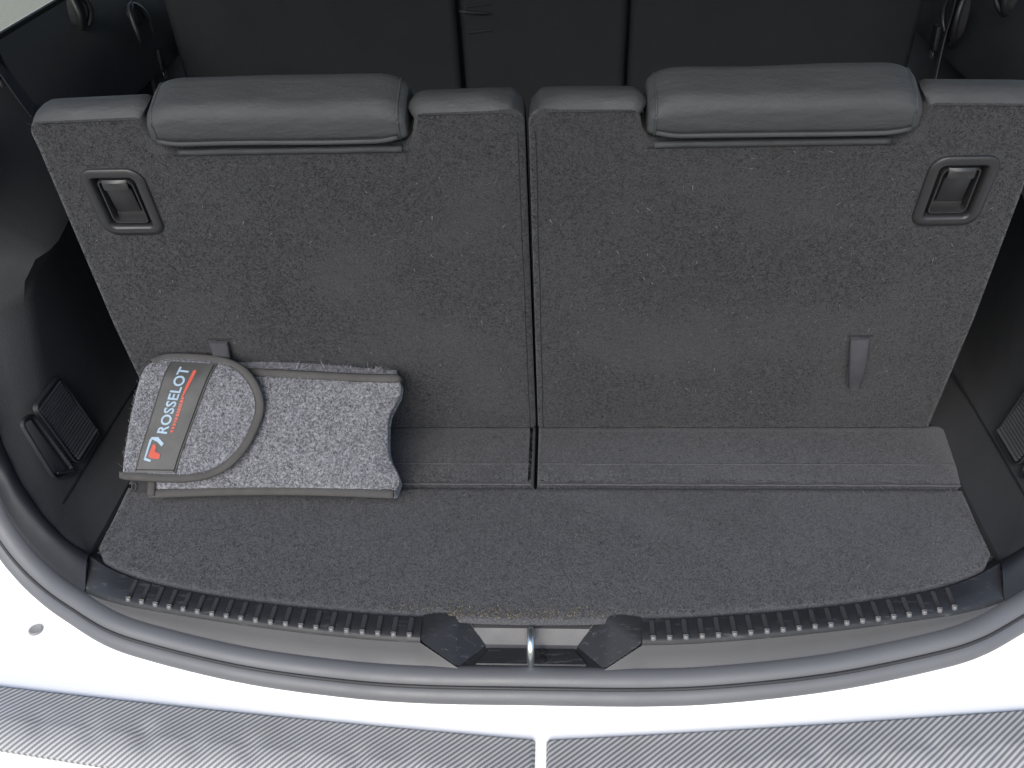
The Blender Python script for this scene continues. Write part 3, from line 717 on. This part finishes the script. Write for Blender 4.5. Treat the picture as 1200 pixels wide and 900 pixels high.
# ------------------------------------------------------------------ side trim panels
def side_panel(sg):
    lab = 'dark moulded side trim panel with vent grille ' + ('beside the felt pouch' if sg < 0 else 'on the side away from the pouch')
    t = empty('side_trim_panel', (sg * .56, -.05, 0), lab, 'trim panel'); b = world_origin(t)
    # rear edge follows the pillar trim; rows stacked upwards
    def rear(z):
        for i in range(1, len(Ah)):
            if Ah[i - 1][2] <= z <= Ah[i][2] and Ah[i][2] > Ah[i - 1][2]:
                q = (z - Ah[i - 1][2]) / (Ah[i][2] - Ah[i - 1][2]); return Vector(Ah[i - 1]).lerp(Vector(Ah[i]), q)
        return Vector(Ah[6])
    rows = []
    zs = [-.012, .0, .006, .02, .042, .075, .115, .16, .21, .235, .25, .258, .268, .30, .335, .365, .39, .405]
    xb = [.497, .503, .530, .552, .566, .578, .586, .592, .596, .590, .578, .572, .582, .625, .668, .705, .735, .752]
    for z, x in zip(zs, xb):
        r0 = rear(max(.004, z)); r0 = Vector((r0.x + .004, r0.y - .004, z))
        row = [r0]
        for q in np.linspace(0, 1, 26)[1:]:
            y = r0.y + (.95 - r0.y) * q ** 1.5; k = min(1, (y - r0.y) / (.05 if z < .27 else .18)); k = k * k * (3 - 2 * k)
            fl_ = .11 * min(1, max(0, y - .05) / .45)
            row.append(Vector((r0.x + (x + (fl_ * max(0, 1 - max(0, z - .25) / .1)) - r0.x) * k, y, z)))
        rows.append([Vector((sg * p.x, p.y, p.z)) for p in rows_fix(row)])
    put('panel_skin', *loft(rows), M['trim_dark'], t, base=b, angle=50)
    # vent grille with slats and the small pocket behind it
    def gx(y, z): return sg * (np.interp(z, zs, xb) - .004)
    g = lambda y, z, h: Vector((gx(y, z) - sg * h, y, z))
    gr = fillet([(-.042, .034, .006), (-.038, .116, .006), (-.098, .116, .006), (-.102, .034, .006)], 3)
    V = []; F = []; n = len(gr)
    for ins, h in ((-.003, -.003), (-.003, .0028), (-.0022, .0036), (-.0004, .0036), (.0, -.002)): V += [g(p.x, p.y, h) for p in offset(gr, ins)]
    for k in range(4):
        for i in range(n):
            j = (i + 1) % n; F.append((k * n + i, k * n + j, (k + 1) * n + j, (k + 1) * n + i))
    gf = put('vent_grille', V, F, M['trim'], t, base=b, angle=40)
    put('vent_back', *slab(gr, [(.0, -.0062), (.001, -.0058)], g, caps=(False, True)), M['trim_dark'], gf, base=b)
    for k in range(20):
        z = .0375 + k * .00395
        V, F = box((-.070, z, .0032), (.057, .0020, .0022), g); put('slat', V, F, M['slat'], gf, base=b, smooth=False)
    pk = fillet([(-.113, .030, .005), (-.108, .112, .006), (-.128, .118, .006), (-.140, .044, .006)], 3)
    V = []; n = len(pk); F = []
    for ins, h in ((-.003, -.003), (-.003, .0008), (-.0022, .0016), (-.0005, .0016), (.0, -.0030), (.004, -.0030)): V += [g(p.x, p.y, h) for p in offset(pk, ins)]
    for k in range(5):
        for i in range(n):
            j = (i + 1) % n; F.append((k * n + i, k * n + j, (k + 1) * n + j, (k + 1) * n + i))
    pf = put('pocket_rim', V, F, M['trim'], t, base=b, angle=40)
    put('pocket_lip', *tube([g(-.115, .036, .003), g(-.126, .040, .0036), g(-.136, .048, .003)], .0016, 6), M['handle'], pf, base=b)
    # crease where the lower liner meets the panel
    put('liner_seam', *tube([Vector((sg * .5535, y, .0215)) for y in np.linspace(-.17, .1, 20)], .0016, 6), M['trim'], t, base=b)
def rows_fix(r): return r
for sg in (-1, 1): side_panel(sg)

# ------------------------------------------------------------------ second-row seat backs
def row2(x0, x1, lab):
    t = empty('middle_seat', ((x0 + x1) / 2, .74, -.1), lab, 'seat', 'second-row seat backs'); b = world_origin(t)
    ol = dense(fillet([(x0, -.12, .02), (x1, -.12, .02), (x1 - .01 * (x1 > .3), .62, .05), (x0 + .01 * (x0 < -.3), .62, .05)], 6), .03)
    f = lambda x, z, h: Vector((x, .74 - .12 * (z - .3) - h + .004 * noise.noise(Vector((x * 6, z * 6, 0))), z))
    put('back_panel', *slab(ol, rnd(.014, -.13, 0, 5), f), M['row2'], t, base=b, angle=60)
    c = (x0 + x1) / 2; w_ = min(.13, (x1 - x0) * .4)
    hr = dense(fillet([(c - w_, .64, .03), (c + w_, .64, .03), (c + w_ * .85, .76, .04), (c - w_ * .85, .76, .04)], 5), .03)
    put('headrest', *slab(hr, rnd(.03, -.11, -.01, 5), f), M['row2'], t, base=b, angle=60)
    for s_ in (-1, 1): put('headrest_post', *tube([f(c + s_ * .05, z, -.06) for z in (.60, .66)], .006, 8), M['chrome'], t, base=b)
    return t, b, f
row2(-.665, -.150, 'wide black second-row seat back on the pouch side')
t2, b2, f2 = row2(-.142, .146, 'narrow black middle seat back of the second row')
row2(.152, .652, 'wide black second-row seat back on the side away from the pouch')
lp = spline([f2(-.134, .335, .003), f2(-.120, .336, .012), f2(-.100, .334, .010), f2(-.092, .330, .002)], 16)
put('release_strap', *tube(lp, .006, 8, flat=.3), M['webbing'], t2, base=b2)
put('strap_clip', *box((-.136, .337, .005), (.012, .003, .006), f2), M['chrome'], t2, base=b2, smooth=False)
for zz in (.30, .345, .36): put('crease', *tube([f2(x, zz + .002 * sin(x * 60), .001) for x in np.linspace(-.13, -.088, 8)], .0022, 6), M['row2'], t2, base=b2)

# ------------------------------------------------------------------ seat belts and small fittings in the dark cabin
def belt(lab, pts, width, buckle, sg):
    t = empty('seat_belt', pts[-1], lab, 'seat belt'); b = world_origin(t)
    path = spline(pts, 30); cs = []
    for i, p in enumerate(path):
        tg = (path[min(i + 1, 29)] - path[max(i - 1, 0)]).normalized(); s = tg.cross(Vector((sg, -.3, 0))).normalized() * width / 2; nn = s.cross(tg).normalized() * .0009
        cs.append([p - s - nn, p + s - nn, p + s + nn, p - s + nn])
    V, F = loft(cs, closed=True); F += [(0, 1, 2, 3), tuple(29 * 4 + i for i in range(4))]
    put('webbing', V, F, M['webbing'], t, base=b, angle=40)
    p = Vector(buckle)
    put('tongue', *slab(fillet([(-.013, -.02, .004), (.013, -.02, .004), (.009, .02, .004), (-.009, .02, .004)], 3), rnd(.002, -.004, .004, 2), lambda x, y, h: p + Vector((-sg * h, x, y))), M['trim'], t, base=b)
    put('tongue_plate', *slab(fillet([(-.008, -.034, .003), (.008, -.034, .003), (.008, -.018, .002), (-.008, -.018, .002)], 3), rnd(.0005, -.001, .001, 1), lambda x, y, h: p + Vector((-sg * h, x, y))), M['chrome'], t, base=b)
    return t, b
belt('dark seat belt webbing slanting down to the shoulder of the seat with the pouch', [(-.69, .20, .48), (-.68, .228, .415), (-.68, .249, .374), (-.68, .275, .325), (-.68, .30, .27)], .030, (-.684, .232, .418), -1)
belt('dark seat belt hanging beside the second-row seat on the pouch side', [(-.70, .70, .46), (-.695, .70, .36), (-.692, .69, .27), (-.69, .67, .10)], .035, (-.672, .70, .275), -1)
belt('dark seat belt hanging beside the second-row seat away from the pouch', [(.66, .66, .48), (.655, .64, .36), (.652, .64, .28), (.65, .62, .10)], .035, (.640, .645, .30), 1)
def guide_loop(lab, c, r1, r2, sg):
    t = empty('belt_guide', c, lab, 'belt guide'); b = world_origin(t); c = Vector(c)
    loop_ = [c + Vector((-sg * .006 * cos(2 * a), r1 * cos(a), r2 * sin(a))) for a in np.linspace(0, 2 * pi, 33)[:-1]]
    put('guide_ring', *tube(loop_, .005, 8, up=Vector((1, 0, 0)), closed=True), M['handle'], t, base=b, angle=0)
    th = [Vector((r1 * .9 * cos(a), r2 * .9 * sin(a))) for a in np.linspace(0, 2 * pi, 25)[:-1]]
    put('guide_plate', *slab(th, rnd(.004, -.012, .0, 3, 0), lambda x, y, h: c + Vector((-sg * h, x, y))), M['trim_dark'], t, base=b, angle=50)
guide_loop('black oval belt guide beside the second-row seat on the pouch side', (-.69, .69, .325), .032, .045, -1)
guide_loop('black oval belt guide beside the second-row seat away from the pouch', (.655, .63, .34), .03, .045, 1)
guide_loop('small glossy belt guide on the pillar above the pouch side trim', (-.715, .55, .395), .020, .030, -1)
guide_loop('small glossy belt guide on the pillar away from the pouch', (.655, .47, .41), .018, .028, 1)

# ------------------------------------------------------------------ felt pouch leaning on the left seat back
PA = radians(45); PO = Vector((-.452, -.147, .0265)); YAW = radians(-1.0)
pu = Vector((cos(YAW), sin(YAW), 0)); pv = Vector((-sin(YAW) * cos(PA), cos(YAW) * cos(PA), sin(PA))); pn = pu.cross(pv)
def PP(u, v, n): return PO + pu * u + pv * v + pn * n
pouch = empty('felt_pouch', (-.30, -.12, 0), 'grey heather felt pouch with curved flap and printed logo patch leaning on the seat back', 'pouch'); pb = world_origin(pouch)
PW_, PH_ = .297, .146
def wv(u, v): return .0016 * noise.noise(Vector((u * 18, v * 18, 1))) + .0008 * noise.noise(Vector((u * 50, v * 50, 4)))
def right_end(t): return PW_ - .017 * math.exp(-((t - .48) / .30) ** 4) - .004 * t - .007 * (math.exp(-(t / .05) ** 2) + math.exp(-((1 - t) / .05) ** 2))
def bot(u): return .004 * sin(pi * min(1, max(0, u / PW_))) + .004 * (u / PW_)
def front(u_, t):      # front face, u_ 0..1 along, t 0..1 up
    u = u_ * right_end(t); v = bot(u) + t * (PH_ - bot(u) + .003 * sin(u_ * 5))
    n = .015 * max(0, sin(pi * u_)) ** .6 * max(0, sin(pi * t)) ** .6 - .004 * (u_ ** 8) * math.exp(-((t - .5) / .3) ** 2) + wv(u, v)
    return u, v, n
NU, NV = 70, 40
rows = []
def sec_row(u_):
    pts = []
    TH = .034
    for k in range(8):       # bottom gusset, from the back
        q = k / 8; a = front(u_, 0); pts.append(PP(a[0], a[1] - .005 * sin(pi * q), -TH + (TH + a[2]) * q))
    for j in range(NV + 1): pts.append(PP(*front(u_, j / NV)))
    for k in range(1, 9):    # top gusset bulges upward
        q = k / 8; a = front(u_, 1); pts.append(PP(a[0] - .003 * q * u_, a[1] + .014 * sin(pi * min(1, q * 1.1) * .85) * (.6 + .4 * sin(pi * u_)), a[2] - (TH + a[2]) * q))
    for k in range(1, 12): t_ = 1 - k / 12; pts.append(PP(u_ * (right_end(t_) - .003), t_ * PH_, -TH))
    return pts
rows = [sec_row(i / NU) for i in range(NU + 1)]
# right end folds inwards as a pinched gusset
endr = rows[-1]; cen = sum(endr, Vector()) / len(endr); ex = []
for k, (sh, dx) in enumerate(((.06, .0015), (.25, -.006), (.6, -.020))): ex.append([p.lerp(cen, sh) + pu * dx for p in endr])
lefte = rows[0]; cl = sum(lefte, Vector()) / len(lefte); lx = [[p.lerp(cl, sh) - pu * dx for p in lefte] for sh, dx in ((.75, .004), (.35, .004), (.1, .002))]
allr = lx + rows + ex; V, F = loft(allr, closed=True); n = len(endr)
F += [tuple(range(n)), tuple((len(allr) - 1) * n + i for i in range(n))]
body = put('pouch_body', V, F, M['felt'], pouch, base=pb, angle=0)
def tape(name, pts, wdt, parent, mat=None, up=None, thick=.35):
    return put(name, *tube(pts, wdt, 8, flat=thick, up=up or pn), mat or M['binding'], parent, base=pb, angle=0)
def fr_pt(u_, t, dn=.0015): u, v, n = front(u_, t); return PP(u, v, n + dn)
tape('edge_binding', [fr_pt(q, .0, .0005) - pv * .001 for q in np.linspace(0, 1.0, 50)], .0056, body, thick=.5)
tp = [fr_pt(q, .965 - .05 * max(0, q - .9) / .1 * 0, .002) for q in np.linspace(.38, 1.0, 34)]
tape('edge_binding', tp + [fr_pt(1, .945, -.004) + pu * .001], .0050, body, thick=.5)
tape('edge_binding', [PP(.003, v, .003) for v in np.linspace(-.003, .03, 8)], .0050, body, thick=.5)
# flap: D shaped, wraps over the left end
FU0, FU1 = -.034, .128
def flap_edge():
    pts = [(-.029, .0195), (.02, .017), (.058, .018), (.088, .026), (.113, .046), (.129, .076), (.134, .102), (.126, .126), (.108, .145), (.080, .156), (.044, .160), (.014, .160), (-.002, .153), (-.011, .140), (-.022, .08)]
    return [Vector((p.x, p.y)) for p in spline([(a, c, 0) for a, c in pts + [pts[0]]], 120)[:-1]]
fe = flap_edge()
def flap_n(u, v):
    base_n = .0205 + .006 * sin(pi * min(1, max(0, (u + .03) / .19))) + wv(u + .3, v)
    curl_ = max(0, (-u - .005) / .03); base_n -= .010 * curl_ ** 2
    top = max(0, (v - .128) / .03); base_n -= .012 * top ** 2
    low = max(0, (.045 - v) / .03); base_n -= .004 * low
    return base_n
# triangulated grid clipped to the outline through concentric rings
fc = sum(fe, Vector((0, 0))) / len(fe); rings = 14; V = []; F = []; n = len(fe)
for k in range(rings + 1):
    q = 1 - k / rings * .985
    for p in fe:
        w_ = fc + (p - fc) * q; V.append(PP(w_.x, w_.y, flap_n(w_.x, w_.y)))
for k in range(rings):
    for i in range(n):
        j = (i + 1) % n; F.append((k * n + i, k * n + j, (k + 1) * n + j, (k + 1) * n + i))
F.append(tuple(rings * n + i for i in range(n)))
b0 = len(V)
for p in fe: V.append(PP(p.x, p.y, flap_n(p.x, p.y) - .005))
for i in range(n): F.append((i, (i + 1) % n, b0 + (i + 1) % n, b0 + i))
F.append(tuple(b0 + i for i in range(n)))
flap = put('flap', V, F, M['felt'], pouch, base=pb, angle=60)
ep = [p for p in fe]
# binding only along bottom, nose and top, the left fold is bare felt
ids = [i for i, p in enumerate(ep) if not (p.x < -.004 and .026 < p.y < .152)]
st0 = next(i for i in range(n) if i in ids and (i - 1) % n not in ids); seq = []
i = st0
while i % n in ids and len(seq) < n: seq.append(ep[i % n]); i += 1
tape('flap_binding', [PP(p.x, p.y, flap_n(p.x, p.y) - .0005) for p in seq], .0052, flap, thick=.55)
inn = [fc + (p - fc) * .945 for p in seq]
put('seam', *tube([PP(p.x, p.y, flap_n(p.x, p.y) + .0008) for p in inn], .0005, 5), M['thread'], flap, base=pb)
# printed patch: a slanted satin band across the flap
PQ = [(-.010, .0225), (.040, .0225), (.079, .151), (.022, .154)]     # u,v corners: bottom-left, bottom-right, top-right, top-left
def patch(a, c, dn=0.0):     # a 0..1 across, c 0..1 up
    lo = Vector(PQ[0]).lerp(Vector(PQ[1]), a); hi = Vector(PQ[3]).lerp(Vector(PQ[2]), a); p = lo.lerp(hi, c)
    wr = .0012 * math.exp(-((a - .9 + (1 - c) * .9) / .10) ** 2) * (c > .5)
    return PP(p.x, p.y, flap_n(p.x, p.y) + .0022 + wr + dn)
top = [[patch(a, c) for c in np.linspace(0, 1, 30)] for a in np.linspace(0, 1, 14)]
bot_ = [[patch(a, c, -.003) for c in np.linspace(0, 1, 30)] for a in (1, .5, 0)]
lp_ = put('logo_patch', *loft(top + bot_, loop=True), M['patch'], flap, base=pb, angle=50)
put('seam', *tube([patch(.965, c, .0006) for c in np.linspace(.01, .99, 40)] , .0006, 5), M['thread_dark'], lp_, base=pb)
put('seam', *tube([patch(a, .025, .0006) for a in np.linspace(.02, .98, 20)], .0005, 5), M['thread_dark'], lp_, base=pb)
put('seam', *tube([patch(.025, c, .0006) for c in np.linspace(.01, .99, 40)], .0004, 5), M['thread'], lp_, base=pb)
def inked(name, verts, faces, mat): return put(name, [patch(x, y, .0007) for x, y in verts], faces, mat, lp_, base=pb, smooth=False)
# lettering runs up the patch: text x -> patch "up", text y -> patch leftwards
cu = bpy.data.curves.new('t', 'FONT'); cu.body = 'ROSSELOT'; cu.size = 1; cu.offset = .022; cu.resolution_u = 3; cu.space_character = 1.04
to = bpy.data.objects.new('t', cu); C.objects.link(to); bpy.context.view_layer.update()
dg = bpy.context.evaluated_depsgraph_get(); tm = bpy.data.meshes.new_from_object(to.evaluated_get(dg))
tv = np.array([v.co[:2] for v in tm.vertices]); tf = [tuple(p.vertices) for p in tm.polygons]
bpy.data.objects.remove(to); bpy.data.curves.remove(cu)
x0_, x1_ = tv[:, 0].min(), tv[:, 0].max(); y0_, y1_ = tv[:, 1].min(), tv[:, 1].max()
A0, A1, C0, C1 = .27, .52, .345, .945
tx = (tv[:, 0] - x0_) / (x1_ - x0_); ty = (tv[:, 1] - y0_) / (y1_ - y0_)
inked('lettering', [(A1 - (A1 - A0) * b_ , C0 + (C1 - C0) * (a + .012 * b_)) for a, b_ in zip(tx, ty)], tf, M['ink_white'])
# red tagline (a broken thin line in the photograph) and swoosh
V = []; F = []
rr = random.Random(5); c = .36
while c < .66:
    L_ = rr.uniform(.012, .022); a0, a1 = .58, .65; k = len(V); V += [(a0, c), (a1, c), (a1, c + L_), (a0, c + L_)]; F.append((k, k + 1, k + 2, k + 3)); c += L_ + rr.uniform(.006, .012)
inked('tagline', V, F, M['ink_red'])
inked('swoosh', [(.575, .67), (.61, .67), (.66, .78), (.675, .92), (.64, .93), (.60, .92), (.585, .78)], [(0, 1, 2, 6), (6, 2, 3, 5), (5, 3, 4)], M['ink_red'])
# emblem: a slanted letter R, pale outline with a red bowl
em = lambda x, y: (.16 + .40 * (1 - y), .10 + .215 * x)        # x along the patch, y across
def quad(name, pts, faces, mat): inked(name, [em(*p) for p in pts], faces, mat)
quad('emblem_outline', [(.05, 1.0), (.88, 1.0), (1.0, .92), (1.0, .50), (.80, .50), (.62, .18), (.74, .10), (.95, .46), (.90, .86), (.10, .90), (-.02, .55), (.06, .55), (.14, .88)], [(0, 1, 8, 9), (1, 2, 3, 8), (3, 4, 7, 8), (4, 5, 6, 7), (0, 9, 12, 11, 10)], M['ink_white'])
quad('emblem_bowl', [(.20, .78), (.66, .74), (.72, .62), (.62, .50), (.40, .44), (.30, .10), (.10, .06), (.12, .55)], [(0, 1, 2, 3, 4, 7), (4, 5, 6, 7)], M['ink_red'])
# hook-and-loop tab and snap below the flap's corner
put('closure_tab', *slab([Vector(p) for p in ((-.024, .002), (.004, .000), (.004, .022), (-.024, .022))], rnd(.001, -.006, -.002, 2), PP), M['trim_dark'], pouch, base=pb, angle=40)
put('snap_ring', *tube([PP(-.019 + .0028 * cos(a), .007 + .0045 * sin(a), .001) for a in np.linspace(0, 2 * pi, 17)[:-1]], .0006, 6, up=pn, closed=True), M['handle'], pouch, base=pb, angle=0)
# fuzz on the felt
pts = []; nr = []
def samp(fn, N):
    for _ in range(N):
        a, c = random.random(), random.random(); p = fn(a, c); e = 1e-3
        dn = (fn(min(a + e, 1), c) - fn(max(a - e, 0), c)).cross(fn(a, min(c + e, 1)) - fn(a, max(c - e, 0)))
        if dn.length < 1e-12: continue
        dn.normalize(); pts.append(p); nr.append(dn if dn.dot(pn) > 0 else -dn)
samp(lambda a, c: PP(*front(.25 + .75 * a, .03 + .94 * c)), 11000)
def topg(a, c): f_ = front(.3 + .7 * a, 1); q = c * .6; return PP(f_[0], f_[1] + .014 * sin(pi * q * 1.1 * .85) * (.6 + .4 * sin(pi * (.3 + .7 * a))), f_[2] - (.034 + f_[2]) * q)
samp(topg, 1800)
fibres('felt_fuzz', pts, nr, .0042, .00042, M['fuzz'], [.40, .36, .24], body, base=pb, lift=.5)
pts = []; nr = []
def flp(a, c): i = a * (n - 1); k = int(i); p = fe[k]; w_ = fc + (p - fc) * math.sqrt(c) * .95; return PP(w_.x, w_.y, flap_n(w_.x, w_.y))
def on_patch(p):
    d_ = p - PO; u, v = d_.dot(pu), d_.dot(pv); q_ = (v - .0225) / .13; return -.011 + .032 * q_ < u < .041 + .039 * q_ and .02 < v < .155
cnt = 0
while cnt < 6500:
    a, c = random.random(), random.random(); p = flp(a, c)
    cnt += 1
    if on_patch(p): continue
    pts.append(p); nr.append(pn)
fibres('felt_fuzz', pts, nr, .0042, .00042, M['fuzz'], [.40, .36, .24], flap, base=pb, lift=.5)
pts = [p for p in (fr_pt(q, 1, .0) + pv * .006 for q in np.linspace(.5, .97, 90))] + [PP(fe[i].x, fe[i].y, flap_n(fe[i].x, fe[i].y)) for i in range(n) if i not in ids for _ in range(2)]
fibres('stray_hair', pts, [(pv * .7 + pn * .3 + Vector((random.gauss(0, .3), 0, 0))).normalized() for _ in pts], .0048, .00030, M['fuzz'], [.4, .4, .2], body, base=pb, lift=1.2)
